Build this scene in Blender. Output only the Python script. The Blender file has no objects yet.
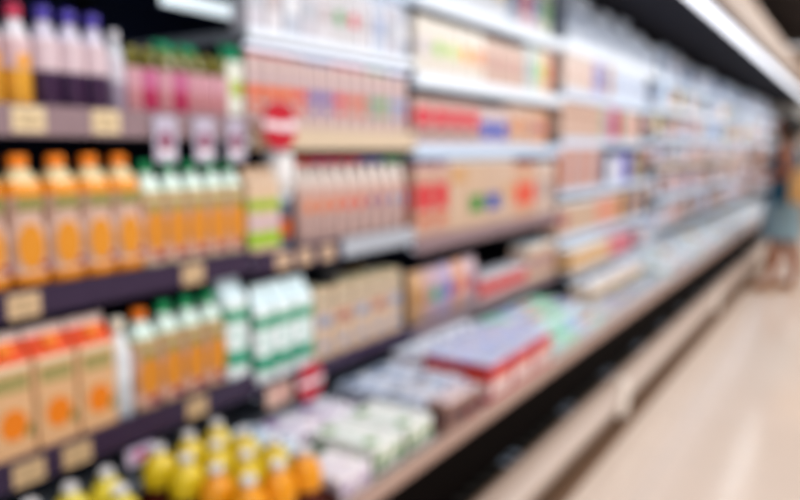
import bpy, math, random, re
from math import sin, cos, pi
from mathutils import Vector, Matrix
random.seed(7)
SC = bpy.context.scene
COL = SC.collection

# ------------------------------------------------------------------ materials
def lin(h):
    h = h.lstrip('#')
    v = [int(h[i:i+2], 16)/255 for i in (0, 2, 4)]
    return [c/12.92 if c <= .04045 else ((c+.055)/1.055)**2.4 for c in v]
_M = {}
def mat(h, rough=.45, emis=0, var=.06, scale=60, metal=0, coat=0):
    key = (h, rough, emis, var, scale, metal, coat)
    if key in _M: return _M[key]
    m = bpy.data.materials.new('mat_'+h.strip('#')); m.use_nodes = True
    nt = m.node_tree; b = nt.nodes['Principled BSDF']
    c = lin(h)
    b.inputs['Roughness'].default_value = rough
    b.inputs['Metallic'].default_value = metal
    b.inputs['Coat Weight'].default_value = coat
    if emis:
        b.inputs['Base Color'].default_value = (*c, 1)
        b.inputs['Emission Color'].default_value = (*c, 1)
        b.inputs['Emission Strength'].default_value = emis
    elif var:
        tc = nt.nodes.new('ShaderNodeTexCoord'); n = nt.nodes.new('ShaderNodeTexNoise')
        n.inputs['Scale'].default_value = scale; n.inputs['Detail'].default_value = 1
        mx = nt.nodes.new('ShaderNodeMix'); mx.data_type = 'RGBA'
        mx.inputs['A'].default_value = (*[max(0, q*(1-var*2)) for q in c], 1)
        mx.inputs['B'].default_value = (*[min(1, q*(1+var*2)) for q in c], 1)
        nt.links.new(tc.outputs['Object'], n.inputs['Vector'])
        nt.links.new(n.outputs['Fac'], mx.inputs['Factor'])
        nt.links.new(mx.outputs['Result'], b.inputs['Base Color'])
    else:
        b.inputs['Base Color'].default_value = (*c, 1)
    _M[key] = m
    return m

# ------------------------------------------------------------------ mesh building
class MB:
    def __init__(s): s.v = []; s.f = []; s.m = []; s.mats = []; s.smooth = []
    def mi(s, m):
        if isinstance(m, str): m = mat(m)
        if m not in s.mats: s.mats.append(m)
        return s.mats.index(m)
    def poly(s, pts, m, smooth=False):
        i = len(s.v); s.v += [tuple(p) for p in pts]
        s.f.append(tuple(range(i, i+len(pts)))); s.m.append(s.mi(m)); s.smooth.append(smooth)
    def loft(s, rings, mats, smooth=True, cap0=True, cap1=True):
        """rings: list of point lists, mats: one material or one per band"""
        n = len(rings[0]); b = len(s.v)
        for r in rings: s.v += [tuple(p) for p in r]
        if not isinstance(mats, (list, tuple)): mats = [mats]*(len(rings)-1)
        for k in range(len(rings)-1):
            q = s.mi(mats[k])
            for i in range(n):
                j = (i+1) % n
                s.f.append((b+k*n+i, b+k*n+j, b+(k+1)*n+j, b+(k+1)*n+i)); s.m.append(q); s.smooth.append(smooth)
        if cap0: s.f.append(tuple(b+i for i in reversed(range(n)))); s.m.append(s.mi(mats[0])); s.smooth.append(False)
        if cap1: s.f.append(tuple(b+(len(rings)-1)*n+i for i in range(n))); s.m.append(s.mi(mats[-1])); s.smooth.append(False)
    def box(s, x0, x1, y0, y1, z0, z1, m, r=0.0, top=None):
        """box with softened edges"""
        r = min(r, (x1-x0)/2.2, (y1-y0)/2.2, (z1-z0)/2.2)
        if r <= 0:
            R = lambda z: [(x0,y0,z),(x1,y0,z),(x1,y1,z),(x0,y1,z)]
            s.loft([R(z0), R(z1)], m, smooth=False); 
        else:
            def R(z, i):
                c = r+i
                a, b, cc, d = x0+i, x1-i, y0+i, y1-i
                return [(a+r,cc,z),(b-r,cc,z),(b,cc+r,z),(b,d-r,z),(b-r,d,z),(a+r,d,z),(a,d-r,z),(a,cc+r,z)]
            s.loft([R(z0, r*.5), R(z0+r*.6, 0), R(z1-r*.6, 0), R(z1, r*.5)], [m, m, top or m], smooth=False)
    def lathe(s, prof, mats, cx=0, cy=0, n=16, sq=None, sx=1, sy=1, cap0=True, cap1=True, smooth=True):
        """prof: (radius, z); sq: squareness exponent (2 = round, 4+ = square)"""
        rings = []
        for r, z in prof:
            ring = []
            for i in range(n):
                a = 2*pi*(i+.5)/n; ca, sa = cos(a), sin(a)
                if sq:
                    e = 2/sq
                    x = math.copysign(abs(ca)**e, ca); y = math.copysign(abs(sa)**e, sa)
                else: x, y = ca, sa
                ring.append((cx+x*r*sx, cy+y*r*sy, z))
            rings.append(ring)
        s.loft(rings, mats, smooth, cap0, cap1)
    def tube(s, pts, r, m, n=8):
        pts = [Vector(p) for p in pts]; rings = []
        for i, p in enumerate(pts):
            d = (pts[min(i+1, len(pts)-1)]-pts[max(i-1, 0)]).normalized()
            a = d.orthogonal().normalized() if i == 0 else (a - d*a.dot(d)).normalized()
            b = d.cross(a); rr = r[i] if isinstance(r, (list, tuple)) else r
            rings.append([p+(a*cos(2*pi*k/n)+b*sin(2*pi*k/n))*rr for k in range(n)])
        s.loft(rings, m)
    # printed marks lying on the front (+X) or near (-Y) side of a package, half a millimetre proud
    def mark(s, face, at, u, v, w, h, m, shape='rect', off=.0007):
        if shape == 'disc': P = [(u+cos(2*pi*k/18)*w/2, v+sin(2*pi*k/18)*h/2) for k in range(18)]
        elif shape == 'leaf': P = [(u-w/2, v), (u-w/6, v+h/3), (u+w/2, v+h/2), (u+w/3, v-h/4), (u-w/5, v-h/3)]
        elif shape == 'wave': P = [(u-w/2+w*k/8, v-h/2+sin(k*.9)*h*.12) for k in range(9)]+[(u+w/2-w*k/8, v+h/2+sin(k*.9+1)*h*.16) for k in range(9)]
        else: P = [(u-w/2, v-h/2), (u+w/2, v-h/2), (u+w/2, v+h/2), (u-w/2, v+h/2)]
        if face == 'x': s.poly([(at+off, a, b) for a, b in P], m)
        else: s.poly([(a, at-off, b) for a, b in P], m)
    def build(s, name, parent=None):
        me = bpy.data.meshes.new(name); me.from_pydata(s.v, [], s.f)
        for m in s.mats: me.materials.append(m)
        me.polygons.foreach_set('material_index', s.m)
        me.polygons.foreach_set('use_smooth', s.smooth)
        me.update()
        o = bpy.data.objects.new(name, me); COL.objects.link(o)
        if parent: o.parent = parent
        return o

def empty(name):
    o = bpy.data.objects.new(name, None); COL.objects.link(o); o.empty_display_size = .05
    return o
def copy_tree(o, parent=None):
    c = o.copy(); COL.objects.link(c)
    if parent: c.parent = parent
    for ch in KIDS.get(o.name, []):
        copy_tree(ch, c)
    return c
KIDS = {}
def finish(root):
    """remember the children of a prototype, so copying does not search the whole scene"""
    def rec(o):
        KIDS[o.name] = list(o.children)
        for ch in o.children: rec(ch)
    bpy.context.view_layer.update()
    rec(root); return root

# ------------------------------------------------------------------ registry of things: labels are written at the end
REG = []
ORD = ['first', 'second', 'third', 'fourth', 'fifth', 'sixth', 'seventh', 'eighth', 'ninth', 'tenth', 'eleventh', 'twelfth', 'thirteenth', 'fourteenth']
PROTO = {}
LIFT = .0012
def put(key, maker, loc, desc, where, cat, group, rz=0, scale=None, plain=False):
    if key not in PROTO:
        PROTO[key] = finish(maker()); o = PROTO[key]
    else:
        o = copy_tree(PROTO[key])
    o.location = (loc[0], loc[1], loc[2]+LIFT); o.rotation_euler = (0, 0, rz); o.scale = scale or (1, 1, 1)
    REG.append([o, desc, where, cat, group, plain])
    return o
def write_labels():
    d = {}
    for r in REG: d.setdefault((r[1], r[2]), []).append(r)
    for (desc, where), rs in d.items():
        rs.sort(key=lambda r: r[0].location.y)
        for i, (o, _, _, cat, group, plain) in enumerate(rs):
            wh = where
            mt = re.match(r'on the (.*?shelf.*?) of the (\w+) bays?$', where)
            if mt: wh = f'{mt.group(2)} bay {mt.group(1)}'
            elif where.startswith('on the '): wh = where[7:]
            if len(rs) == 1: lab = f'{desc}, {wh}' if wh != where else f'{desc} {where}'
            elif plain or len(rs) > 14: lab = f'{desc}, {wh}'
            else:
                lab = f'{desc}, {ORD[i]} from left, {wh}'
                if len(lab.split()) > 16: lab = lab.replace(', in the ', ', ').replace(', at the ', ', ')
                if len(lab.split()) > 16: lab = lab.replace(' from left', '')
                if len(lab.split()) > 16: lab = lab.replace(' of the second bay', '')
            o['label'] = lab; o['category'] = cat
            if group: o['group'] = group

# ------------------------------------------------------------------ product makers (front faces +X, origin at base centre)
def juice_jug(h=.25, w=.088, capc='#ff9020', juice='#e0900f', label='#cdaea0'):
    def f():
        r = w/2; t = empty('juice_jug')
        m = MB(); J = mat(juice, .25, coat=.3); S = mat('#d8c9a0', .3)
        m.lathe([(r*.9, 0), (r, .008), (r, h*.42), (r*.86, h*.5), (r*.9, h*.58), (r*.98, h*.7), (r*.86, h*.8), (r*.5, h*.88), (r*.4, h*.9), (r*.4, h*.93)],
                [J, J, J, J, J, J, S, S, S], n=20, sq=3.4)
        m.build('body', t)
        l = MB(); L = mat(label, .5)
        l.lathe([(r*1.015, h*.1), (r*1.015, h*.42), (r*.885, h*.5), (r*.92, h*.58), (r*1.0, h*.69)], L, n=20, sq=3.4, cap0=False, cap1=False)
        l.mark('x', r*1.02, -.004, h*.31, w*.74, h*.36, mat('#d6902c', .5), 'disc')
        l.mark('x', r*1.025, w*.28, h*.16, w*.3, h*.07, mat('#8f3a58', .5), 'leaf')
        l.mark('x', r*1.005, 0, h*.635, w*.74, h*.1, mat('#8e8a52', .5))
        l.mark('y', -r*1.02, 0, h*.27, w*.5, h*.24, mat('#d9861a', .5), 'disc')
        l.build('label', t)
        c = MB(); c.lathe([(r*.5, h*.905), (r*.5, h*.98), (r*.43, h)], mat(capc, .35), n=16); c.build('cap', t)
        return t
    return f
def green_bottle(h=.24, w=.066, capc='#1fa268', body='#c9ad8c', fruit='#cf8a2c'):
    def f():
        r = w/2; t = empty('juice_bottle'); m = MB(); B = mat(body, .3, coat=.3); T = mat('#cfe3dc', .2)
        m.lathe([(r*.9, 0), (r, .006), (r, h*.66), (r*.93, h*.72), (r*.55, h*.84), (r*.42, h*.88), (r*.42, h*.91)], [B, B, mat('#a8965f', .4), T, T, T], n=18, sq=4)
        m.build('body', t)
        l = MB(); l.lathe([(r*1.015, h*.06), (r*1.015, h*.64)], mat('#d0a796', .5), n=18, sq=4, cap0=False, cap1=False)
        l.mark('x', r*1.02, 0, h*.34, w*.9, h*.4, mat(fruit, .5), 'disc')
        l.mark('x', r*1.03, w*.1, h*.1, w*.5, h*.07, mat('#95405c', .5))
        l.mark('x', r*1.02, 0, h*.57, w*.8, h*.09, mat('#9a9258', .5))
        l.mark('y', -r*1.02, 0, h*.3, w*.7, h*.3, mat(fruit, .5), 'disc')
        l.build('label', t)
        c = MB(); c.lathe([(r*.52, h*.895), (r*.52, h*.98), (r*.46, h)], mat(capc, .35), n=14); c.build('cap', t)
        return t
    return f
def gable_carton(h=.24, w=.084, body='#d3ad84', roof='#e2552e', capc=None, marks=(), d=None, name='gable_carton', side=None):
    """marks: (u, v, w, h, colour, shape) in fractions of the width and height"""
    def f():
        dd = d or w; t = empty(name); m = MB(); B = mat(body, .4); R = mat(roof, .4)
        y, x = w/2, dd/2; e = .003; zs = h*.78; zr = h*.93
        m.box(-x, x, -y, y, 0, zs, B, r=e)
        # gable: sloped front and back panels, folded triangular ends, top fin
        A = [(-x,-y,zs),(x,-y,zs),(x,y,zs),(-x,y,zs)]
        r0, r1 = (0, -y, zr), (0, y, zr)
        m.poly([A[1], A[2], r1, r0], R); m.poly([A[3], A[0], r0, r1], R)
        m.poly([A[0], A[1], (0, -y*.72, zr)], R); m.poly([A[2], A[3], (0, y*.72, zr)], R)
        m.box(-.0025, .0025, -y, y, zr-.002, h, mat(roof if not side else side, .4))
        for u, v, a, b, c, sh in marks:
            m.mark('x', x, u*w, v*h, a*w, b*h, mat(c, .45), sh)
            m.mark('y', -y, -u*dd, v*h, a*dd, b*h, mat(c, .45), sh, off=.001)
        m.build('carton', t)
        if capc:
            c = MB(); n = Vector((zr-zs, 0, x)).normalized()
            p = Vector((x*.5, 0, (zs+zr)/2)); c.tube([p, p+n*.006, p+n*.016], [.017, .016, .015], mat(capc, .35), 14); c.build('cap', t)
        return t
    return f
def capped_bottle(h=.19, w=.05, capc='#4a3a9a', body='#cdb8bf', low='#3a1f46', band=None, neck='#d8d4dc', label=None, name='drink_bottle', fruit=None, caph=.14):
    def f():
        r = w/2; t = empty(name); m = MB(); L = mat(low, .3, coat=.3); N = mat(neck, .25); B = mat(body, .4)
        m.lathe([(r*.88, 0), (r, .005), (r, h*.42), (r, h*.62), (r*.95, h*.68), (r*.6, h*.8), (r*.5, h*(1-caph))], [L, L, L if not band else mat(band, .4), B, N, N], n=16)
        m.build('body', t)
        l = MB(); l.lathe([(r*1.02, h*.36), (r*1.02, h*.64)], mat(label or body, .5), n=16, cap0=False, cap1=False)
        if fruit: l.mark('x', r*1.03, 0, h*.44, w*.5, h*.14, mat(fruit, .5), 'disc')
        l.build('label', t)
        c = MB(); c.lathe([(r*.58, h*(1-caph)), (r*.6, h*.98), (r*.52, h)], mat(capc, .35), n=14); c.build('cap', t)
        return t
    return f
def print_box(w, d, h, body, marks=(), top=None, name='food_box', flap=True, parts=True):
    """cardboard or film package with a printed front; top lid panel in its own colour"""
    def f():
        m = MB(); B = mat(body, .4)
        m.box(-d/2, d/2, -w/2, w/2, 0, h, B, r=.004, top=mat(top, .3) if top else None)
        for u, v, a, b, c, sh in marks:
            m.mark('x', d/2, u*w, v*h, a*w, b*h, mat(c, .45), sh)
            m.mark('y', -w/2, -u*d, v*h, a*d, b*h, mat(c, .45), sh)
        rr = random.Random(body+str(w)+str(h))
        if not parts:
            if top: m.box(-d/2+.004, d/2-.004, -w/2+.004, w/2-.004, h-.001, h+.003, mat(top, .3), r=.002)
            return m.build(name)
        t = empty(name); m.build('box_body', t)
        l = MB(); l.box(-d/2+.003, d/2-.003, -w/2+.003, w/2-.003, h-.0005, h+.004, mat(top or body, .3), r=.002)
        if flap: l.box(-d/2+.003, d/2-.003, -.004, .004, h+.003, h+.0055, mat('#efe9e0', .4))
        for k in range(max(2, int(w*d*260)) if w*d > .009 else 0):
            cx, cy = (rr.random()-.5)*d*.75, (rr.random()-.5)*w*.8; a_, b_ = d*rr.uniform(.12, .3), w*rr.uniform(.08, .24)
            l.poly([(cx-a_/2, cy-b_/2, h+.0045), (cx+a_/2, cy-b_/2, h+.0045), (cx+a_/2, cy+b_/2, h+.0045), (cx-a_/2, cy+b_/2, h+.0045)], mat(rr.choice(('#f4f6fc', '#ffffff', '#6f88c4', '#4a62a8', marks[0][4] if marks else '#c0c8e0', '#b8c4e0')), .25))
        l.build('top_flap', t)
        return t
    return f
def tub(r=.05, h=.07, body='#e9e6e2', lid='#e8eef5', band='#3c66b0', name='food_tub', parts=True):
    def f():
        m = MB(); B = mat(body, .4)
        m.lathe([(r*.8, 0), (r*.84, h*.2), (r*.92, h*.7), (r*.96, h*.9)], [B, mat(band, .4), B], n=18)
        L = MB() if parts else m
        L.lathe([(r, h*.86), (r, h*.97), (r*.9, h)], mat(lid, .25), n=18)
        if not parts: return m.build(name)
        t = empty(name); m.build('tub_body', t); L.build('lid', t); return t
    return f
def multipack(nx, ny, r=.032, h=.075, body='#e8e4ea', band='#7b4aa0', film='#e3e4f0', mark=None, name='yogurt_multipack'):
    """cups side by side, joined under one printed film; each cup a part"""
    def f():
        t = empty(name); W, D = ny*2*r, nx*2*r
        proto = None
        for i in range(nx):
            for j in range(ny):
                x, y = -D/2+r+i*2*r, -W/2+r+j*2*r
                if proto is None:
                    m = MB(); m.lathe([(r*.75, 0), (r*.8, h*.15), (r*.94, h*.75), (r*.97, h*.97)], [mat(body, .4), mat(band, .4), mat(body, .4)], n=14)
                    proto = m.build('cup', t); proto.location = (x, y, 0)
                else:
                    c = proto.copy(); COL.objects.link(c); c.parent = t; c.location = (x, y, 0)
        l = MB(); l.box(-D/2, D/2, -W/2, W/2, h*.93, h+.004, mat(film, .2, coat=.4), r=.004)
        # printed sleeve over the front and the near side
        l.box(D/2-.0005, D/2+.0015, -W/2+.006, W/2-.006, h*.3, h*.95, mat(body, .4))
        l.box(-D/2+.006, D/2-.006, -W/2-.0015, -W/2+.0005, h*.3, h*.95, mat(body, .4))
        for i in range(nx):
            for j in range(ny):
                x, y = -D/2+r+i*2*r, -W/2+r+j*2*r; c = (band, '#fbfcff', film, '#ffffff')[(i*2+j) % 4]; q = r*.6
                l.poly([(x+cos(2*pi*a/12)*q, y+sin(2*pi*a/12)*q, h+.0047) for a in range(12)], mat(c, .2, coat=.4))  # the near-white discs among the prints are painted glossy highlights
        for k in range(ny):
            l.mark('x', D/2+.0015, -W/2+r+k*2*r, h*.6, r*1.3, h*.34, mat(mark or band, .45), 'disc')
        for k in range(nx):
            l.mark('y', -W/2-.0015, -D/2+r+k*2*r, h*.6, r*1.3, h*.34, mat(mark or band, .45), 'disc')
        l.build('film_sleeve', t)
        return t
    return f
def pouch(w=.12, d=.05, h=.17, body='#d8c8b8', marks=(), name='pouch', rot=None):
    """pillow pack with crimped ends, standing"""
    def f():
        t = empty(name); m = MB(); B = mat(body, .3)
        prof = [(.03, 0), (.05, .04), (.75, .14), (1, .4), (.9, .65), (.5, .86), (.06, .95), (.04, 1)]
        rings = []
        for q, z in prof:
            rings.append([(cos(a)*d/2*q+0, math.copysign(abs(sin(a))**.6, sin(a))*w/2*(.93+.07*(1-q)), z*h) for a in [2*pi*(i+.5)/16 for i in range(16)]])
        m.loft(rings, B)
        m.build('pouch_body', t)
        l = MB()
        for u, v, a, b, c, sh in marks: l.mark('x', d/2, u*w, v*h, a*w, b*h, mat(c, .4), sh, off=.001)
        if marks: l.build('printed_panel', t)
        return t
    return f
def flat_pack(w, d, h, film, inner, stripe, name='tray_pack'):
    """shallow tray of sliced food under clear film, lying flat"""
    def f():
        t = empty(name); m = MB()
        R = lambda i, z: [(-d/2+i, -w/2+i, z), (d/2-i, -w/2+i, z), (d/2-i, w/2-i, z), (-d/2+i, w/2-i, z)]
        m.loft([R(.012, 0), R(.002, h*.9), R(0, h*.9), R(0, h)], mat(inner, .4), smooth=False); m.build('tray', t)
        l = MB(); l.box(-d/2+.004, d/2-.004, -w/2+.004, w/2-.004, h*.99, h+.003, mat(film, .15, coat=.5), r=.001)
        l.box(-d*.18, d*.12, -w/2+.006, w/2-.006, h+.0025, h+.004, mat(stripe, .4)); l.build('film_lid', t)
        return t
    return f

# ------------------------------------------------------------------ setting
def structure(o, parent=None):
    o['kind'] = 'structure'; return o
Y0, Y1 = -1.2, 15.0
# floor: polished cream vinyl with faint square tiles
fm = bpy.data.materials.new('polished_floor'); fm.use_nodes = True
nt = fm.node_tree; b = nt.nodes['Principled BSDF']
tc = nt.nodes.new('ShaderNodeTexCoord'); br = nt.nodes.new('ShaderNodeTexBrick'); br.offset = 0
br.inputs['Scale'].default_value = 1; br.inputs['Brick Width'].default_value = .6; br.inputs['Row Height'].default_value = .6
br.inputs['Mortar Size'].default_value = .004
br.inputs['Color1'].default_value = (*lin('#e4d4c8'), 1); br.inputs['Color2'].default_value = (*lin('#e1d0c3'), 1); br.inputs['Mortar'].default_value = (*lin('#cfc2b8'), 1)
nt.links.new(tc.outputs['Object'], br.inputs['Vector']); nt.links.new(br.outputs['Color'], b.inputs['Base Color'])
b.inputs['Roughness'].default_value = .16
fl = MB(); fl.box(-2.2, 3.2, Y0-1, Y1+1, -.05, 0, fm); structure(fl.build('floor'))
cl = MB(); cl.box(-2.2, -1.32, Y0-1, Y1+1, 3.0, 3.06, mat('#b89a7e', .7, scale=2)); cl.box(-1.32, 3.2, Y0-1, 14.4, 3.12, 3.18, mat('#352b2b', .8, scale=2))
cl.box(-1.32, 3.2, 14.4, Y1+1, 3.0, 3.06, mat('#b89a7e', .7, scale=2)); cl.box(-1.34, -1.32, Y0-1, 14.4, 3.0, 3.13, mat('#c4a88c', .7, scale=2))
structure(cl.build('ceiling'))
w = MB(); w.box(-2.2, -2.1, Y0-1, Y1+1, 0, 3.0, mat('#b9a895', .7)); structure(w.build('wall_left'))
w = MB(); w.box(3.2, 3.3, Y0-1, Y1+1, 0, 3.2, mat('#d8cdbf', .7)); structure(w.build('wall_right'))
w = MB(); w.box(-2.2, 3.3, Y1+1, Y1+1.1, 0, 3.2, mat('#cdbba6', .7)); structure(w.build('wall_far'))
tr = MB(); tr.box(3.185, 3.2, Y0-1, Y1+1, 0, .1, mat('#7c6a5c', .5)); structure(tr.build('baseboard_right'))

# ------------------------------------------------------------------ the refrigerated case
case = empty('refrigerated_case'); case.location = (-1.4, 0, 0)
CX = 1.4
def cpart(name, mb, parent=case):
    o = mb.build(name, parent)
    if parent is case: o.location = (CX, 0, 0)
    return o
m = MB(); m.box(-2.06, -.82, Y0, Y1, .0, .06, mat('#6e543f', .6)); m.box(-2.06, -.86, Y0, Y1, .06, .085, mat('#3b2a20', .6)); cpart('kick_plate', m)  # brown front brought forward to fill the dark band along the floor edge
m = MB(); m.box(-2.06, -.855, Y0, Y1, .085, .30, mat('#7a6452', .5)); cpart('base_panel', m)
m = MB(); BM = mat('#b0a096', .4)
m.box(-.857, -.84, Y0, Y1, .12, .29, BM, r=.006); m.box(-.857, -.826, Y0, Y1, .165, .235, mat('#cfc2ba', .35), r=.01); cpart('bumper_rail', m)
m = MB()
DK = mat('#0d0807', .8, var=.01); DK.node_tree.nodes['Principled BSDF'].inputs['Specular IOR Level'].default_value = .08
m.box(-.90, -.86, Y0, Y1, .298, .306, DK)
k = Y0; kk = 0
while k < Y1: m.box(-.898, -.862, k, k+.03, .306, .312, mat('#7c8694', .35) if kk % 7 in (0, 1) else mat('#24221f', .6)); k += .075; kk += 1
cpart('air_grille', m)
DK = mat('#0d0807', .8, var=.01); DK.node_tree.nodes['Principled BSDF'].inputs['Specular IOR Level'].default_value = .08
m = MB(); m.box(-.925, -.90, Y0, Y1, .30, .47, DK); cpart('front_riser', m)
m = MB(); m.box(-.93, -.895, Y0, Y1, .47, .506, mat('#b09488', .4), r=.006); cpart('lip_rail', m)
m = MB(); m.box(-2.0, -.925, Y0, Y1, .44, .48, mat('#9aa2ac', .4)); cpart('well_deck', m)
m = MB(); m.box(-2.06, -2.0, Y0, Y1, .3, 2.15, mat('#142446', .7)); cpart('back_panel', m)
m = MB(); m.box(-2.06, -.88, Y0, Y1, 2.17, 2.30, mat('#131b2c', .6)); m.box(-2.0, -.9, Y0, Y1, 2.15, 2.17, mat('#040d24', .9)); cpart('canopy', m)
m = MB(); m.box(-.76, -.72, Y0, Y1, 2.13, 2.30, mat('#8d7868', .5), r=.008); m.box(-.745, -.715, Y0, Y1, 2.30, 2.335, mat('#b49a86', .5)); cpart('canopy_fascia', m)
m = MB(); m.box(-.90, -.76, Y0, Y1, 2.1505, 2.175, mat('#5e5e68', .5)); cpart('light_housing', m)
m = MB(); m.box(-.895, -.812, Y0, Y1, 2.144, 2.15, mat('#f2f6ff', .3, emis=1.25)); cpart('light_diffuser', m)
m = MB(); m.box(-2.06, -.9, Y1-.03, Y1, .0, 2.3, mat('#c9c2ba', .5)); cpart('end_panel', m)
case['label'] = 'long open refrigerated display case running down the left side of the aisle'; case['category'] = 'display case'

# joints on the bumper rail
for y in (3.12, 5.6, 8.4):
    m = MB(); m.box(-.842, -.808, y-.05, y+.05, .1, .27, mat('#ece4dc', .3), r=.012); cpart('bumper_joint', m)

RAIL = {'purple': '#3a2c48', 'mauve': '#8f7a80', 'cream': '#cdbba4', 'white': '#d5dde8', 'grey': '#aeb4be', 'blue': '#c3d4ea', 'sand': '#c9ab90'}
def shelf(y0, y1, z, rail, xf=-1.3, lit=0, rh=.055, led=True):
    """shelf board in the case with its price rail and LED tube; z is where products stand"""
    m = MB(); m.box(-1.98, xf-.004, y0+.006, y1-.006, z-.03, z, mat('#7c8089', .4)); s = cpart('shelf', m)
    m = MB(); c = RAIL[rail]
    m.box(xf-.004, xf+.006, y0+.006, y1-.006, z-rh, z+.004, mat(c, .4, emis=lit) if lit else mat(c, .4))  # lit makes the rail itself glow, standing in for LED light on it
    m.build('price_rail', s)
    if led:
        m = MB(); m.box(xf-.03, xf-.012, y0+.02, y1-.02, z-.042, z-.0305, mat('#e6efff', .3, emis=.7)); m.build('light_tube', s)
    return s
A0, A1, B1, C1, D1, E1 = Y0, 1.29, 2.08, 3.5, 5.5, 8.0
shelf(A0, A1, .715, 'purple'); shelf(A0, A1, 1.04, 'purple'); shelf(A0, A1, 1.38, 'mauve')
m = MB(); m.box(-1.98, -1.62, A0, A1, 1.80, 1.825, mat('#39404d', .5)); s = cpart('shelf', m)
m = MB(); m.box(-1.64, -1.60, A0+.1, 1.24, 1.765, 1.80, mat('#dfeaf5', .3, emis=1.1)); m.build('light_tube', s)
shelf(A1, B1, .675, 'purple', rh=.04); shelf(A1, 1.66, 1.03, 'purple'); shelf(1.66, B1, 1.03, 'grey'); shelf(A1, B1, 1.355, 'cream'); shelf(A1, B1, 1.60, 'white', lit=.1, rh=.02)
shelf(A1, B1, 1.84, 'blue')
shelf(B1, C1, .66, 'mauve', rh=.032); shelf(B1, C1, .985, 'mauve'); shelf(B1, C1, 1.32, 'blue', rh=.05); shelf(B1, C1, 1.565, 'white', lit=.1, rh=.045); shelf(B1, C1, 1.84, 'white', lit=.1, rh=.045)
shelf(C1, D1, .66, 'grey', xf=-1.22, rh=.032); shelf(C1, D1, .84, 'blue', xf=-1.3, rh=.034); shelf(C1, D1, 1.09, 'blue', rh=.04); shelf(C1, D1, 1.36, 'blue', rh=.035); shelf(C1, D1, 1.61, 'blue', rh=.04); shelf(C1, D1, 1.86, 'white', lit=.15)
for a, bb in ((D1, E1), (E1, Y1-.05)):
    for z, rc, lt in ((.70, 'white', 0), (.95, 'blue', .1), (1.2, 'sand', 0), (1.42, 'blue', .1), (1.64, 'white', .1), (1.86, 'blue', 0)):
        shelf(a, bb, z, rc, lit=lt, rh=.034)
for y in (A1, B1, C1, D1, E1, 11.0):
    m = MB(); m.box(-1.99, -1.93, y-.004, y+.004, .48, 2.15, mat('#14161c', .5)); cpart('upright', m)
m = MB(); m.box(-1.40, -1.31, 1.276, 1.288, .7165, .95, mat('#10131a', .5)); cpart('divider', m)
m = MB(); m.box(-1.64, -1.61, 1.31, 1.60, 1.695, 1.73, mat('#dfeaf0', .3, emis=1.0)); m.box(-1.635, -1.615, 1.40, 1.42, 1.73, 1.812, mat('#39404d', .5)); cpart('light_tube', m)
m = MB(); m.box(-1.36, -1.31, 1.60, 1.655, .90, .99, mat('#0c1118', .5)); cpart('bracket', m)  # dark block fills the black gap over the beige boxes

# ------------------------------------------------------------------ products, nearest bay
NB = 'in the nearest bay'
XF = -1.305     # products stand just behind the rail
def at(xf, depth): return xf-depth/2
CART = [(0, .28, .62, .26, '#e2821c', 'disc'), (.34, .2, .2, .12, '#6f7a34', 'leaf'), (0, .62, .8, .13, '#9c9460', 'rect'), (0, .75, .9, .04, '#e8d8c0', 'rect')]
for y in (.66, .75, .84):
    put('redroof', gable_carton(.238, .084, '#d6ae86', '#e05a34', '#ee8a3a', CART, side='#f2ece8'), (at(XF, .084), y, .715), 'red-topped orange juice carton', 'on the lowest shelf', 'carton', 'red-topped juice cartons')
put('whitejug', capped_bottle(.22, .05, '#f4efdf', '#dfe6ee', '#cfd8e2', neck='#e8eef4', name='milk_bottle'), (at(XF, .062), .911, .715), 'whitish bottle beside the red-topped cartons', 'on the lowest shelf', 'bottle', None)
put('jugS', green_bottle(.23, .066, '#f08420'), (at(XF, .066), .968, .715), 'orange-capped juice bottle next to green-capped ones', 'on the lowest shelf', 'bottle', 'juice bottles on the lowest shelf')
for y in (1.034, 1.1, 1.166):
    put('grS', green_bottle(.235, .064, '#1fa268'), (at(XF, .064), y, .715), 'green-capped orange juice bottle', 'on the lowest shelf', 'bottle', 'juice bottles on the lowest shelf')
for y in (.648, .723, .798, .870, .94)[:5]:
    put('jug', juice_jug(.25, .073), (at(XF, .073), y, 1.04), 'orange-capped juice jug', 'on the middle shelf', 'jug', 'orange-capped juice jugs')
for y in (1.004, 1.065, 1.126, 1.187, 1.248):
    put('grM', green_bottle(.235, .0605, '#21a56c', body='#d6c8aa'), (at(XF, .063), y, 1.04), 'green-capped orange juice bottle', 'on the middle shelf', 'bottle', 'green-capped juice bottles on the middle shelf')
for y in (.675, .73):
    put('redcap', capped_bottle(.185, .05, '#c23a5c', '#d8c4c8', '#d9a13a', band='#c58a4a', fruit='#e5a020', label='#cdb0b4'), (at(XF, .05), y, 1.38), 'red-capped bottle with a yellow fruit label', 'on the upper shelf', 'bottle', 'red-capped bottles')
for y in (.786, .838, .89):
    put('purcap', capped_bottle(.19, .052, '#5244a8', '#cdb9c0', '#3d2348', neck='#c9c4d6'), (at(XF, .052), y, 1.38), 'purple-capped bottle of dark juice', 'on the upper shelf', 'bottle', 'purple-capped bottles')
put('palecap', capped_bottle(.165, .036, '#d4d4dc', '#c9c4cf', '#9a8fa2', neck='#ccd0d8'), (at(XF, .04), .935, 1.38), 'pale grey bottle beside the purple-capped ones', 'on the upper shelf', 'bottle', None)
for i, y in enumerate((.975, 1.015, 1.056, 1.097, 1.138, 1.179, 1.22)):
    k = i in (1, 3)
    put('olive%d' % k, capped_bottle(.138, .039, '#8a8438', '#c99aa6' if not k else '#c06a94', '#c08a90' if not k else '#b0305e', band='#cdb0a8', neck='#6f6530', caph=.30, name='small_bottle'),
        (at(XF, .039), y, 1.38), 'small olive-capped bottle with a pink label' if not k else 'small olive-capped bottle with a magenta label', 'on the upper shelf', 'bottle', 'olive-capped bottles')
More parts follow.
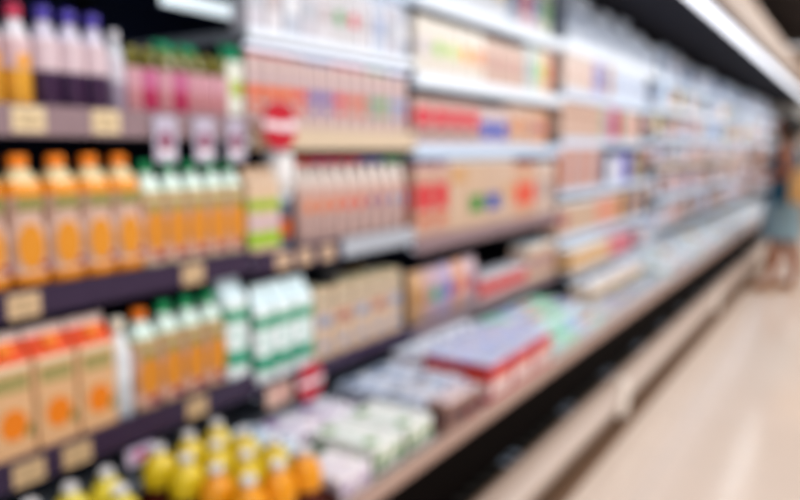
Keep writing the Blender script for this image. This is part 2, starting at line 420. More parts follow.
for y in (1.13, 1.20):
    put('grtop', gable_carton(.175, .052, '#d8dcd2', '#14805c', '#1a9a70', [(0, .4, .8, .2, '#a8b848', 'wave')]), (-1.42, y, 1.38), 'green-topped white carton behind the small bottles', 'on the upper shelf', 'carton', 'green-topped cartons')
put('grtop', None, (-1.34, 1.2665, 1.38), 'green-topped white carton in the front row', 'at the right end of the upper shelf', 'carton', None)
# price tags in the rails
def tag_card(w=.055, h=.04, c='#dcc9a4', ink='#a08f78'):
    def f():
        m = MB(); m.box(0, .0015, -w/2, w/2, 0, h, mat(c, .5))
        m.mark('x', .0015, -w*.1, h*.68, w*.6, h*.12, mat(ink, .6)); m.mark('x', .0015, w*.05, h*.35, w*.7, h*.2, mat(ink, .6)); return m.build('price_tag')
    return f
for z, ys, wh, cc in ((.662, (.675, .775, 1.085), 'in the rail of the lowest shelf', '#c9ae8a'), (.987, (.69, 1.09), 'in the rail of the middle shelf', '#d0b592'), (1.332, (.725, .885), 'in the rail of the upper shelf', '#dcc9a4'),
                   (.978, (1.40, 1.49, 1.59), 'in the dark rail under the orange-labelled bottles', '#ccb09a')):
    for y in ys:
        put('tag'+cc, tag_card(c=cc, ink='#b39c7c', w=.062, h=.046), (-1.2935, y, z), 'cream paper price tag', wh, 'price tag', 'price tags')
# promotional cards hanging from the upper rail
def promo():
    m = MB(); m.box(0, .0015, -.03, .03, -.10, 0, mat('#b9b3c6', .5)); m.mark('x', .0015, 0, -.055, .036, .05, mat('#8a4a64', .5), 'disc'); m.mark('x', .0018, .003, -.08, .04, .012, mat('#e9e6ee', .5)); return m.build('promo_card')
for y in (1.025, 1.135, 1.235): put('promo', promo, (-1.288, y, 1.372), 'grey promo card with a dark pink picture', 'hanging from the upper rail', 'card', 'promo cards')
def round_sign(R=.062):
    def f():
        t = empty('shelf_sign'); m = MB(); m.tube([(0, 0, 0), (.004, 0, 0)], R, mat('#b81832', .35), 28); m.build('sign_disc', t)
        w_ = MB(); w_.mark('x', .0045, 0, 0, R*1.9, R*.34, mat('#e4dde4', .4), 'wave'); w_.build('white_wave', t)
        a = MB(); a.tube([(0, 0, 0), (-.018, 0, R*.3), (-.034, 0, R*.2)], .002, mat('#cfd3da', .3)); a.build('clip_arm', t)
        return t
    return f
put('sign', round_sign(), (-1.25, 1.35, 1.36), 'round red shelf sign with a white wave', 'at the end of the upper shelf', 'sign', None)
put('sign2', round_sign(.055), (-1.255, 1.455, .652), 'round red sign with a white band', 'above the white yogurt packs in the well', 'sign', None)
def flag():
    m = MB(); m.box(0, .0015, -.05, .05, -.03, .03, mat('#d2b3a6', .5)); m.mark('x', .0015, .01, 0, .05, .02, mat('#c08a88', .5)); return m.build('shelf_flag')
put('flag', flag, (-1.27, 1.345, .645), 'pinkish paper flag beside the lower red round sign', 'over the well', 'card', None)
put('flag2', lambda: (lambda m: (m.box(0, .0015, -.035, .035, -.02, .02, mat('#c9bcd8', .5)), m.mark('x', .0015, 0, 0, .03, .02, mat('#c0307a', .5), 'disc'), m.build('shelf_flag'))[-1])(MB()), (-1.285, .915, .632), 'lilac card with a magenta spot', 'beneath the lowest shelf rail', 'card', None)

# ---- the well, nearest bay: yellow drink bottles in trays
def yellow(c='#dcc020', low='#4a1c16'):
    def f():
        t = empty('yellow_drink_bottle'); h, r = .165, .038; m = MB(); Y = mat(c, .3, coat=.3); D = mat(low, .35)
        m.lathe([(r*.9, 0), (r, .006), (r, h*.42), (r, h*.46), (r*1.0, h*.66), (r*.8, h*.79), (r*.34, h*.9), (r*.32, h*.92)], [D, D, D, Y, Y, Y, Y], n=18); m.build('body', t)
        l = MB(); l.lathe([(r*1.015, h*.16), (r*1.015, h*.4)], mat('#6a2c22', .5), n=18, cap0=False, cap1=False); l.build('label', t)
        k = MB(); k.lathe([(r*.4, h*.905), (r*.4, h*.985), (r*.34, h)], mat('#e6e6ea', .35), n=12); k.build('cap', t)
        return t
    return f
for x, y in ((-1.26, .655), (-1.26, .735), (-1.26, .815), (-1.172, .785)):
    put('yel', yellow('#dccb3a'), (x, y, .48), 'white-capped yellow drink bottle', 'in the bottom left group of the well', 'bottle', 'yellow drink bottles at the bottom left')
def tray(w, d, h, c):
    def f():
        m = MB(); m.box(-d/2, d/2, -w/2, w/2, 0, .004, mat(c, .5))
        for a in (-1, 1):
            m.box(-d/2, d/2, a*w/2-.002, a*w/2+.002, 0, h, mat(c, .5)); m.box(a*d/2-.002, a*d/2+.002, -w/2, w/2, 0, h, mat(c, .5))
        return m.build('display_tray')
    return f
put('trayY', tray(.285, .372, .05, '#4a2018'), (-1.121, 1.028, .4802), 'dark brown tray holding yellow drink bottles', 'in the well', 'tray', None)
for i, (x, y) in enumerate(((-1.261, .945), (-1.261, 1.03), (-1.261, 1.115), (-1.168, .945), (-1.168, 1.03), (-1.168, 1.115), (-1.074, .945), (-1.074, 1.03), (-1.074, 1.115), (-.981, .945), (-.981, 1.03), (-.981, 1.115))):
    o_ = (x, y) in ((-1.074, .945), (-.981, 1.03), (-.981, 1.115), (-.981, .945))
    put('yelo' if o_ else 'yel2', yellow('#e59a14' if o_ else '#dcc222'), (x, y, .4845), 'white-capped orange drink bottle' if o_ else 'white-capped yellow drink bottle', 'in the brown tray', 'bottle', 'drink bottles in the brown tray')
# blue and white packs between the tray and the shelf
for i, y in enumerate((1.215,)):
    for j, x in enumerate((-1.26, -1.165)):
        put('blw', multipack(1, 1, .043, .10, '#dfe8f2', '#3c6a9a', '#cfe0f0', name='yogurt_cup_pack'), (x, y, .48), 'blue and white yogurt pack', 'right of the tray of yellow bottles', 'yogurt pack', 'blue and white packs')

# ------------------------------------------------------------------ second bay
for i, y in enumerate((1.318, 1.376)):
    put('lime', gable_carton(.225, .056, '#d9bfa6', '#cdb49c', None, [(0, .56, .95, .13, '#9ab82c', 'rect'), (0, .16, .95, .16, '#93c01e', 'rect'), (0, .36, .8, .16, '#c9b4c0', 'wave')]), (at(XF, .056), y, 1.03), 'beige carton with lime green bands', 'on the middle shelf', 'carton', 'lime green banded cartons')
def lidded():
    t = empty('lidded_bottle'); m = MB(); m.lathe([(.029, 0), (.032, .006), (.032, .13), (.04, .15)], [mat('#a8bccc', .3), mat('#5f6f86', .3), mat('#cfdcea', .3)], n=20); m.build('body', t)
    l = MB(); l.lathe([(.044, .15), (.044, .245), (.038, .262), (.02, .268)], mat('#f4f7fc', .3), n=20); l.build('lid', t)
    b_ = MB(); b_.lathe([(.0325, .03), (.0325, .08)], mat('#c8622a', .4), n=20, cap0=False, cap1=False); b_.build('label', t); return t
put('lidded', lidded, (-1.352, 1.4495, 1.03), 'pale bottle with a large white lid', 'among orange-labelled bottles', 'bottle', None)
cols = [('#d8452e', '#e07a2e', 'orange'), ('#d23a6a', '#e2762e', 'orange'), ('#d23a6a', '#e06a2e', 'orange'), ('#cf3050', '#dc4a32', 'red'), ('#cf3060', '#d8452e', 'red'), ('#5a55a8', '#7a4a80', 'purple'), ('#4a60b0', '#7f5a90', 'purple'), ('#1f9a60', '#7a9ac0', 'blue'), ('#229a64', '#8aa4c4', 'blue')]
for i, (cap, lab, nm) in enumerate(cols):
    put('t2b%d' % i, capped_bottle(.245, .056, cap, '#c6aea6', '#c0a6a2', band=lab, neck='#dccfc8', label='#ccaaa0', fruit=lab, name='tall_drink_bottle', caph=.07), (at(XF, .056), 1.525+i*.0615, 1.03), f'tall pale drink bottle with {"an" if nm[0]=="o" else "a"} {nm} band', 'on the middle shelf of the second bay', 'bottle', 'tall drink bottles in the second bay')
cols = ['#c83848']*3+['#a03a60', '#4a4a9c', '#4a4a9c', '#cf2f66', '#cf2f66', '#c92f5c', '#2a8a50', '#2a8a50', '#2f50a8', '#2f50a8']
bnd = [('#dd6a34', 'orange')]*3+[('#d4503c', 'red'), ('#7a6aa8', 'violet'), ('#7a6aa8', 'violet'), ('#cc4a5c', 'red'), ('#c8705c', 'red'), ('#c86a50', 'red'), ('#6a9a88', 'green'), ('#7aa870', 'green'), ('#8a9ac0', 'blue'), ('#8a9ac0', 'blue')]
for i in range(13):
    lc, nm = bnd[i]
    put('t1b%s%s' % (cols[i], lc), print_box(.05, .05, .185, '#c4aeac', [(0, .5, .9, .16, lc, 'rect'), (0, .3, .8, .12, lc, 'disc'), (0, .68, .8, .03, '#b9a0b8', 'rect')], top=cols[i], name='drink_carton'),
        (at(XF, .05), 1.325+i*.0575, 1.355), f'slim pale drink carton with {"an" if nm[0]=="o" else "a"} {nm} band', 'on the upper shelf of the second bay', 'carton', 'slim drink cartons')
    if True:
        cp = cols[i]
# top tier: tall pale packs
tp = [('#bdbac4', '#aab0ba', 'grey'), ('#cbc8ce', '#b0a4a8', 'white'), ('#b0b6c4', '#dcdce0', 'grey'), ('#c4c2c6', '#4a8a48', 'green'), ('#c4c2c6', '#c0303c', 'red'), ('#b8c2d4', '#8e9cc0', 'blue')]
for i in range(11):
    bcol, mk, nm = tp[[0, 1, 2, 0, 1, 3, 4, 1, 5, 0, 2][i]]
    put('topb'+bcol+mk, gable_carton(.2, .06, bcol, '#dde2ea', None, [(0, .4, .7, .22, mk, 'disc' if nm in ('green', 'red') else 'rect'), (0, .62, .8, .06, '#b4b2bc', 'rect')], name='tall_carton'),
        (at(XF, .06), 1.335+i*.068, 1.60), f'tall pale carton with a {nm} mark', 'on the top shelf of the second bay', 'carton', 'tall pale cartons')
# lower deck of the second bay
put('gw', gable_carton(.265, .074, '#e6f0f2', '#d8ecf2', None, [(0, .62, 1.0, .12, '#279a74', 'wave'), (0, .2, 1.0, .16, '#2a9a7a', 'wave'), (0, .42, .5, .14, '#b8d8d4', 'disc')], name='milk_carton'), (at(XF, .074), 1.2375, .715), 'white milk carton with green bands', 'at the right end of the nearest lowest shelf', 'carton', None)
for y in (1.335, 1.415, 1.495):
    put('gw', gable_carton(.265, .074, '#dbe8ea', '#cfe6ee', None, [(0, .62, 1.0, .12, '#279a74', 'wave'), (0, .2, 1.0, .16, '#2a9a7a', 'wave'), (0, .42, .5, .14, '#b8d8d4', 'disc')], name='milk_carton'), (at(XF, .074), y, .675), 'white milk carton with green bands', 'on the lowest shelf of the second bay', 'carton', 'green and white milk cartons')
for i in range(5):
    k = i % 2
    put('bb%d' % k, print_box(.088, .08, .215, '#cdb59e', [(0, .55, .7, .16, '#8a98b4' if k == 0 else '#a86a62', 'rect'), (0, .2, .6, .12, '#8c9ab8', 'disc'), (0, .82, .9, .06, '#8f9a86', 'wave')], top='#b8b08c', name='food_box'), (at(XF, .08), 1.585+i*.095, .675), 'beige box with a %s label' % ('grey-blue' if k == 0 else 'dull red'), 'on the lowest shelf of the second bay', 'box', 'beige boxes on the lowest shelf')
def arch_pack():
    m = MB(); R = []
    t = empty('arched_pack')
    for k in range(9):
        a = pi*k/8; z0 = .22
        R.append((0, cos(a)*.075, z0*.62+sin(a)*z0*.38))
    f0 = [(-.04, p[1], p[2]) for p in R]; f1 = [(.04, p[1], p[2]) for p in R]
    b0 = [(-.04, -.075, 0), (-.04, .075, 0)]; b1 = [(.04, -.075, 0), (.04, .075, 0)]
    m.poly(b1+f1, '#b7bccb'); m.poly(list(reversed(b0+f0)), '#b7bccb')
    for k in range(8): m.poly([f0[k+1], f1[k+1], f1[k], f0[k]], '#c9ac80')
    m.poly([b0[0], b1[0], f1[8], f0[8]], '#b7bccb'); m.poly([b0[1], f0[0], f1[0], b1[1]], '#b7bccb')
    m.build('box_body', t)
    l = MB(); l.mark('x', .04, 0, .06, .1, .06, mat('#7f97b8', .4)); l.mark('x', .04, .01, .15, .07, .03, mat('#4f6ab8', .4), 'disc'); l.build('printed_panel', t)
    return t
for y in (1.80, 1.96): put('arch', arch_pack, (-1.44, y, .675), 'grey-blue pack with a tan arched top behind the beige boxes', 'on the lowest shelf', 'box', 'arched packs')

# ------------------------------------------------------------------ the well packs of the second and third bays
def wellgrid(key, maker, xs, ys, desc, where, cat, group, z=.48):
    for x in xs:
        for y in ys: put(key, maker, (x, y, z), desc, where, cat, group)
W = 'in the well'
wellgrid('wp0', multipack(2, 2, .032, .07, '#e6e0e8', '#cdbfd8', '#ece6f2', '#b8a2c8'), (-1.002,), (1.245,), 'lilac and white yogurt multipack right of the brown tray', W, 'yogurt pack', None)
wellgrid('wp1', multipack(2, 2, .034, .085, '#e2dce8', '#8a5aa0', '#e2dcec', '#9a3a88'), (-1.235,), (1.345, 1.49), 'white yogurt multipack with purple labels', W, 'yogurt pack', 'purple-labelled yogurt packs')
wellgrid('wp2', multipack(3, 2, .034, .085, '#e6e8e0', '#7aa860', '#e8f2f0', '#5a9a50'), (-1.05,), (1.40, 1.55), 'white yogurt multipack with green labels', W, 'yogurt pack', 'green-labelled yogurt packs')
wellgrid('wp3', multipack(2, 2, .035, .10, '#c9cedb', '#2a3450', '#c2cee4', '#2a3048'), (-1.23, -1.075), (1.705, 1.855), 'pale blue yogurt multipack with black labels', W, 'yogurt pack', 'black-labelled yogurt packs')
put('wp3b', print_box(.2, .07, .10, '#9c7a70', [(0, .5, .8, .3, '#4a3440', 'wave'), (.2, .3, .2, .2, '#c85050', 'disc')], top='#d8c8cc', name='yogurt_box'), (-.97, 1.78, .48), 'brown-fronted yogurt box beside the lip rail', W, 'box', None)
RM = [(0, .55, .9, .36, '#c8203c', 'rect'), (0, .22, .8, .16, '#d8603a', 'wave'), (.1, .6, .3, .2, '#e8c8b8', 'disc')]
for x in (-1.25, -1.12, -.995):
    for y in (2.04, 2.22, 2.40):
        v = (round(x*100)+round(y*100)) % 3
        put('redp%d' % v, print_box(.172, .12, (.135, .125, .14)[v], ('#c02a44', '#cfc4cc', '#b83a50')[v], (RM, [(0, .5, .9, .3, '#d02a40', 'rect'), (0, .2, .8, .2, '#5a4a9a', 'wave')], [(0, .4, .9, .3, '#e8dcd8', 'rect'), (0, .72, .8, .2, '#d8502c', 'wave')])[v], top=('#cdd8f4', '#e6ecfa', '#b8c6ec')[v], name='drink_multipack'), (x, y, .48), ('red', 'white and red', 'red and cream')[v]+' drink multipack with pale blue top, ' + {-1.25: 'back', -1.12: 'middle', -.995: 'front'}[x]+' row', W, 'multipack', 'drink multipacks with pale blue tops')
fp = [('#a8e6cc', '#d5f0e4', '#6fc8a0', 'green'), ('#c4d4f2', '#dce6f6', '#8fa4dc', 'lilac'), ('#b0e6e0', '#def0f2', '#d86a58', 'teal')]
for i, y in enumerate((2.60, 2.76, 2.92, 3.08)):
    for j, x in enumerate((-1.225, -1.108, -.991)):
        a = fp[(i+j) % 3]
        for kz in range(2 if j < 2 else 1):
            if kz == 0 and j < 2 and False: continue
            put('fp'+a[3], flat_pack(.15, .11, .055, *a[:3]), (x, y, .48+kz*.0605), f'flat {a[3]} film-topped tray pack'+(' on top of its stack' if kz else ' lying on the deck'), 'in the third bay well', 'tray pack', f'{a[3]} tray packs')
for i, y in enumerate((3.24, 3.38)):
    for x in (-1.108, -.991) if i else (-1.225, -1.108, -.991):
        put('gb', flat_pack(.13, .11, .06, '#c2cdd8', '#d8dce0', '#aab8c8'), (x, y, .48), 'grey-white film-topped tray pack', 'in the third bay well', 'tray pack', 'grey-white tray packs')
for i, y in enumerate((3.655, 4.0, 4.345)):
    put('wlong', print_box(.33, .12, .11, '#cbb08c', [(0, .5, .9, .3, '#b8966e', 'wave')], top='#f8fafe', name='long_box'), (-1.165, y, .48), 'long white-topped tan box', 'lying in the fourth bay well', 'box', 'long white-topped boxes')
for i, y in enumerate((3.55, 3.72, 3.89, 4.06, 4.23, 4.40)):
    a = [('#aebfd4', '#d8dce4', '#6f86b4', 'blue'), ('#b6bcc6', '#d8dce0', '#8aa890', 'grey')][i % 2]
    put('ff'+a[3], flat_pack(.15, .16, .06, *a[:3]), (-1.015, y, .48), f'{a[3]} film-topped tray pack', 'in front of the long tan boxes', 'tray pack', f'{a[3]} tray packs in front')
far_pal = [('#e0e8f2', '#2f5a9a', 'blue-printed'), ('#dfeeee', '#2f8f80', 'teal-printed'), ('#ece6e4', '#c84a52', 'red-printed'), ('#d8c0a0', '#8a5a38', 'brown-printed'), ('#e6e8f0', '#8a98b8', 'grey-printed')]
y = 4.62; i = 0
while y < 10.6:
    for x in (-1.2, -1.04):
        q = far_pal[(i*3+(1 if x > -1.1 else 0)+(i//3)) % 5]; hh = (.12, .09, .13, .11)[i % 4] if x < -1.1 else .085
        seg = 'fourth' if y < D1 else ('fifth' if y < E1 else 'farthest')
        if i % 2: mk = tub(.066, hh, '#e6e8ec', '#e6eef8', q[1]); cat = 'tub'; nm = 'white-lidded '+q[2]+' tub'
        else: mk = print_box(.15, .14, hh, q[0], [(0, .5, .7, .4, q[1], 'disc')], top='#dce8f4', name='chilled_pack'); cat = 'pack'; nm = 'pale-topped '+q[2]+' pack'
        put('far%s%s%.2f' % (nm, x, hh), mk, (x, y, .48), nm+(' in the back row' if x < -1.1 else ' in the front row'), f'of the {seg} bay well', cat, f'{nm}s in the {seg} bay well')
    y += .175; i += 1

# ------------------------------------------------------------------ third bay shelves
def fill(y0, items, z, where, xf=XF, gap=.006):
    """items: (key, maker, width, depth, desc, category, group)"""
    y = y0
    for key, mk, w_, d_, desc, cat, grp in items:
        put(key, mk, (at(xf, d_), y+w_/2, z), desc, where, cat, grp); y += w_+gap
    return y
def PB(w_, d_, h_, body, mk, nm, top=None, shape='rect', mk2=None, cat='box', name='food_box', mw=.8, mh=.35, mv=.5, group=None, parts=True):
    marks = [(0, mv, mw, mh, mk, shape)]
    if mk2: marks.append((0, mv-mh*.9, mw*.8, mh*.35, mk2, 'rect'))
    return ('pb%s%s%.3f%.3f%s%s' % (body, mk, w_, h_, shape, parts), print_box(w_, d_, h_, body, marks, top=top, name=name, parts=parts), w_, d_, nm, cat, group)
T = 'on the upper shelf of the third bay'
fill(2.09, [PB(.12, .09, .16, '#bfa49c', '#cc2240', 'box with a broad red band', mh=.4, mv=.6, mk2='#6a5560', group='red-banded boxes', top='#b8a0a0') for _ in range(4)] +
     [PB(.13, .09, .15, '#c9b8b8', '#2f50b4', 'box with a large dark blue square', mh=.5, mv=.4, group='blue-square boxes') for _ in range(2)] +
     [PB(.115, .09, .17, '#c4a898', '#c88a64', 'plain orange-tan box', mh=.3, group='orange-tan boxes') for _ in range(2)] +
     [PB(.10, .09, .165, '#c9a48c', '#7a6a8a', 'tan box with a violet mark', mh=.3, shape='disc', group=None), PB(.10, .09, .165, '#cda084', '#c4504a', 'tan box with a red mark', mh=.3, shape='disc', group=None)], 1.32, T)
T = 'on the middle shelf of the third bay'
y = fill(2.1, [PB(.115, .09, .26, '#c4a292', '#cc1f34', 'tall tan box with a crimson panel', top='#b890b8', mh=.36, mv=.56, mk2='#c8683c', group='crimson-panel boxes') for _ in range(2)], .985, T)
y = fill(y, [PB(.15, .1, .27, '#c8ae98', '#c69a6a', 'large tan box with a glossy white top', top='#eef5fc', mh=.2, mv=.8),
             PB(.15, .1, .27, '#c8ae98', '#3a8a3c', 'large tan box with a green square', top='#eef5fc', mh=.26, mv=.36), PB(.15, .1, .27, '#c6ad9a', '#2450a4', 'large tan box with a blue square', top='#eef5fc', mh=.26, mv=.36),
             PB(.13, .1, .27, '#c8b09e', '#c9a27e', 'large plain tan box right of the blue-square box', top='#eef5fc', mh=.2, mv=.5)], .985, T)
fill(y, [PB(.12, .09, .25, '#c9a48c', '#dc4a34', 'tall tan box with a vermilion panel', top='#c84a60', mh=.4, mv=.45, group='vermilion-panel boxes') for _ in range(2)] + [PB(.12, .09, .25, '#c8b4a8', '#b09c98', 'tall greyish tan box', top='#dfe8f4', group='greyish tan boxes') for _ in range(2)], .985, T)
# white bands of light-coloured packs in front of the tan boxes' tops: wrapped bread-like packs on the shelf above
T = 'on the shelf above the red-banded boxes'
fill(2.1, [PB(.10, .09, .19, '#d0c9c0', c, n, mh=.3, shape=s_, name='food_box') for c, n, s_ in
   [('#c0b9bd', 'light grey box', 'rect'), ('#9cc06a', 'grey box with a lime patch', 'disc'), ('#b8cc78', 'pale box with a yellow-green patch', 'disc'), ('#e8a040', 'pale box with an amber patch', 'disc'), ('#d89468', 'pale box with a peach patch', 'rect')]] +
   [PB(.13, .09, .18, '#bfa498', '#b8938a', 'dull pink-tan box', mh=.4, group='dull pink-tan boxes') for _ in range(3)] +
   [PB(.12, .09, .2, '#aebcc0', '#8fa6ac', 'grey-teal box', mh=.4), PB(.10, .09, .2, '#c4c0a4', '#8cc04c', 'beige box with a bright green mark', mh=.3), PB(.09, .09, .2, '#cfa08a', '#d8784c', 'beige box with an orange mark', mh=.4)], 1.565, T)
T = 'on the top shelf of the third bay'
fill(2.25, [PB(.14, .1, .22, '#d9dde6', c, n, mh=.3, top='#eef2fa') for c, n in [('#b8c0d4', 'large white box with a grey-blue band'), ('#a8b0c8', 'large white box with a slate band'), ('#c8ccd8', 'plain large white box'), ('#d0b890', 'large white box with a sand band')]] +
     [PB(.12, .1, .2, '#a9b4c8', '#7886a8', 'blue-grey box', mh=.4), PB(.12, .1, .21, '#d8b8c4', '#c04a64', 'pale box with a crimson mark', mh=.5, shape='disc'), PB(.12, .1, .21, '#cfc0cc', '#7a8ab8', 'pale box with a blue mark', mh=.5, shape='disc'), PB(.12, .1, .21, '#c8d0b8', '#68a858', 'pale box with a green mark', mh=.5, shape='disc')], 1.84, T)
T = 'on the lowest shelf of the third bay'
y = fill(2.09, [(k_, pouch(.1, .06, .2, bcol, [(0, .5, .7, .3, mk, 'disc')]), .1, .06, f'{nm} pouch', 'pouch', None) for k_, bcol, mk, nm in
   [('po1', '#c9a27a', '#b5854e', 'tan'), ('po2', '#c5a9b0', '#2fa07c', 'pinkish with green mark'), ('po3', '#b9aac8', '#6a5ab0', 'lilac'), ('po4', '#d9a890', '#e07858', 'salmon'), ('po5', '#cbb4be', '#9a2f50', 'pale pink with maroon mark')]], .66, T)
y = fill(y, [PB(.12, .1, .1, '#c9a6a2', '#cc3440', 'low pinkish tray box with red front', top='#dfe6f2', mh=.5, mw=.95, group='red-fronted low boxes') for _ in range(4)], .66, T)
fill(y, [PB(.115, .1, .17, '#cdb29a', '#a8848a', 'white-topped beige box', top='#eaf2fa', mh=.4, group='white-topped beige boxes') for _ in range(3)], .66, T)

# row standing directly on the well step in front of the lowest shelf (third bay): red strips
# ------------------------------------------------------------------ fourth bay shelves
T = 'on the second lowest shelf of the fourth bay'
fill(3.52, [PB(.15, .1, .17, '#ccb09a', '#963a4c', 'beige box with a maroon mark', top='#eef5fc', shape='disc', mh=.5)] + [PB(.15, .1, .17, '#c6b2a2', '#c4a488', 'plain beige chilled box', top='#eef3fa', group='plain beige boxes') for _ in range(3)] +
     [PB(.14, .1, .18, '#cda496', '#d88a6c', 'salmon box', top='#e8eef6', mh=.4, group='salmon boxes') for _ in range(3)] + [PB(.13, .1, .18, c, k_, n, mh=.5) for c, k_, n in [('#c9a878', '#a8824c', 'ochre box'), ('#8a6a68', '#6a4a50', 'dark brown box'), ('#cdb49c', '#b8906c', 'sand box with a tan mark'), ('#5a6a8c', '#3c4c74', 'navy box'), ('#d4c0ac', '#c49a84', 'cream box with a pink mark')]], .84, T)
T = 'on the middle shelf of the fourth bay'
fill(3.52, [PB(.11, .09, .22, *(('#c69c8e', '#c47c68') if i % 2 == 0 else ('#c2a8a0', '#a8a4b0')), 'upright salmon striped box' if i % 2 == 0 else 'upright grey striped box', mh=.8, mw=.5, group='striped boxes in the fourth bay') for i in range(6)] +
     [PB(.12, .09, .19, '#34466c', '#20305a', 'dark navy box', mh=.4), PB(.3, .1, .16, '#d8dcea', '#c8ccdc', 'wide white pack', top='#f0f4fc'), PB(.22, .1, .18, '#6a64c0', '#4c48a8', 'bright violet-blue pack', top='#8a88d8'), PB(.14, .09, .17, '#8f9878', '#6c7a50', 'olive green box'), PB(.14, .09, .17, '#c9b0a4', '#a88a80', 'dusty pink box')], 1.09, T)
T = 'on the shelf above the striped boxes'
fill(3.52, [PB(.22, .1, .19, '#c2a698', '#a8806c', 'wide tan box with a brown band', mh=.14, mv=.7, group='wide tan boxes') for _ in range(3)] +
     [PB(.1, .09, .19, '#a8b8a4', '#789880', 'sage green box'), PB(.1, .09, .19, '#c088b4', '#b060a4', 'orchid pink box'), PB(.12, .09, .19, '#cf4c68', '#c02a4c', 'crimson box', mh=.6), PB(.1, .09, .19, '#6f9478', '#4c8060', 'dark green box'), PB(.13, .09, .19, '#d0a8a4', '#c88888', 'rose box'), PB(.13, .09, .18, '#d8c8bc', '#b89c90', 'cream box'), PB(.13, .09, .18, '#d4bcae', '#c08a7c', 'blush box')], 1.36, T)
T = 'on the second highest shelf of the fourth bay'
fill(3.53, [PB(.24, .1, .2, '#c3b0a8', '#c0a094', 'wide dusty tan box', mh=.2, group='wide dusty tan boxes') for _ in range(2)] + [PB(.11, .09, .2, '#9a7ab8', '#4450a8', 'purple and blue box', mh=.5), PB(.11, .09, .19, '#a8b4cc', '#8090b8', 'powder blue box'), PB(.11, .09, .19, '#b07c5c', '#94603e', 'russet box')] +
     [PB(.16, .1, .19, '#c4cede', '#9aa8c4', 'white and grey pack', top='#eef2f8', group='white and grey packs') for _ in range(5)], 1.61, T)
T = 'on the top shelf of the fourth bay'
fill(3.56, [PB(.18, .12, h_, '#c8d2e4', '#a8b6d0', 'tall white box with grey panel' if h_ > .2 else 'shorter white box with grey panel', top='#eef2fa', group='white boxes on the top shelf') for h_ in (.24, .24, .17, .23, .17, .24, .18, .2, .17, .16)], 1.86, T)
T = 'on the low step shelf of the fourth bay'
fill(3.52, [PB(.16, .1, .115, '#d8b68c', '#c9a070', 'low tan pack', top='#eef4fa', group='low tan packs') for _ in range(4)] + [PB(.16, .1, .11, '#cf7480', '#bc3c54', 'low rose-red pack', top='#e8c8d0', group='low rose-red packs') for _ in range(3)] + [PB(.14, .1, .11, '#4a5068', '#343a50', 'low charcoal pack', group=None), PB(.15, .1, .11, '#cfb0b4', '#b88088', 'low pink pack', top='#e8e4ec'), PB(.15, .1, .11, '#d0d8e0', '#a0b0c4', 'low white-blue pack', top='#eef4fa')], .66, T, xf=-1.225)

# ------------------------------------------------------------------ fifth bay and beyond: smaller in view, single-piece packs
pal = [('#cfd8e8', '#9aaace', 'white'), ('#c0d2ea', '#6a88c4', 'pale blue'), ('#bda69c', '#b88a74', 'tan'), ('#d8b4a8', '#c87a70', 'pink'), ('#dcdce4', '#c03048', 'red-marked white'), ('#c9c29c', '#c8c040', 'yellow-marked'), ('#9ab0b8', '#4a8090', 'teal'), ('#8a7470', '#5a4644', 'brown'), ('#dcd6dc', '#7a6ab0', 'violet-marked white')]
tiers = [(.70, .17, 'lowest shelf', [1, 3, 0, 7, 4, 2]), (.95, .17, 'second shelf up', [2, 0, 3, 7, 4, 2, 8]), (1.2, .16, 'third shelf up', [3, 0, 8, 2, 6, 4, 0]), (1.42, .16, 'fourth shelf up', [4, 5, 2, 0, 1, 3]), (1.64, .16, 'fifth shelf up', [0, 1, 6, 0, 3, 5]), (1.86, .2, 'top shelf', [0, 1, 0, 8, 0, 1])]
for z, h0, tn, seq in tiers:
    y = D1+.02; i = 0
    while y < 13.6:
        far = y >= E1
        if random.random() < .09: y += .07
        if not far and y+.14 > E1: y = E1+.02; continue
        w_ = random.choice((.1, .12, .14)) if not far else random.choice((.2, .24, .28))
        b_, mk, nm = pal[seq[(i+i//len(seq)) % len(seq)]]; h_ = h0*random.choice((.85, 1, 1.05))
        h_ *= random.choice((.7, .85, 1, 1)); w_ = round(w_, 2); h_ = round(h_, 3); xo = random.choice((0, 0, .03, .06))
        key = 'f%s%.2f%.3f' % (nm, w_, h_)
        mkr = print_box(w_, .1, h_, b_, [(0, .5, .7, .4, mk, ('rect', 'disc')[i % 2])], top='#e8eef6', name='chilled_pack', parts=False)
        bay = 'farthest bays' if far else 'fifth bay'
        wd = f'{"wide" if far else "small"} {nm} pack'
        put(key, mkr, (at(XF, .1)-xo, y+w_/2, z), wd, f'on the {tn} of the {bay}', 'pack', f'{nm} packs, {tn}, {bay}')
        y += w_+.008; i += 1

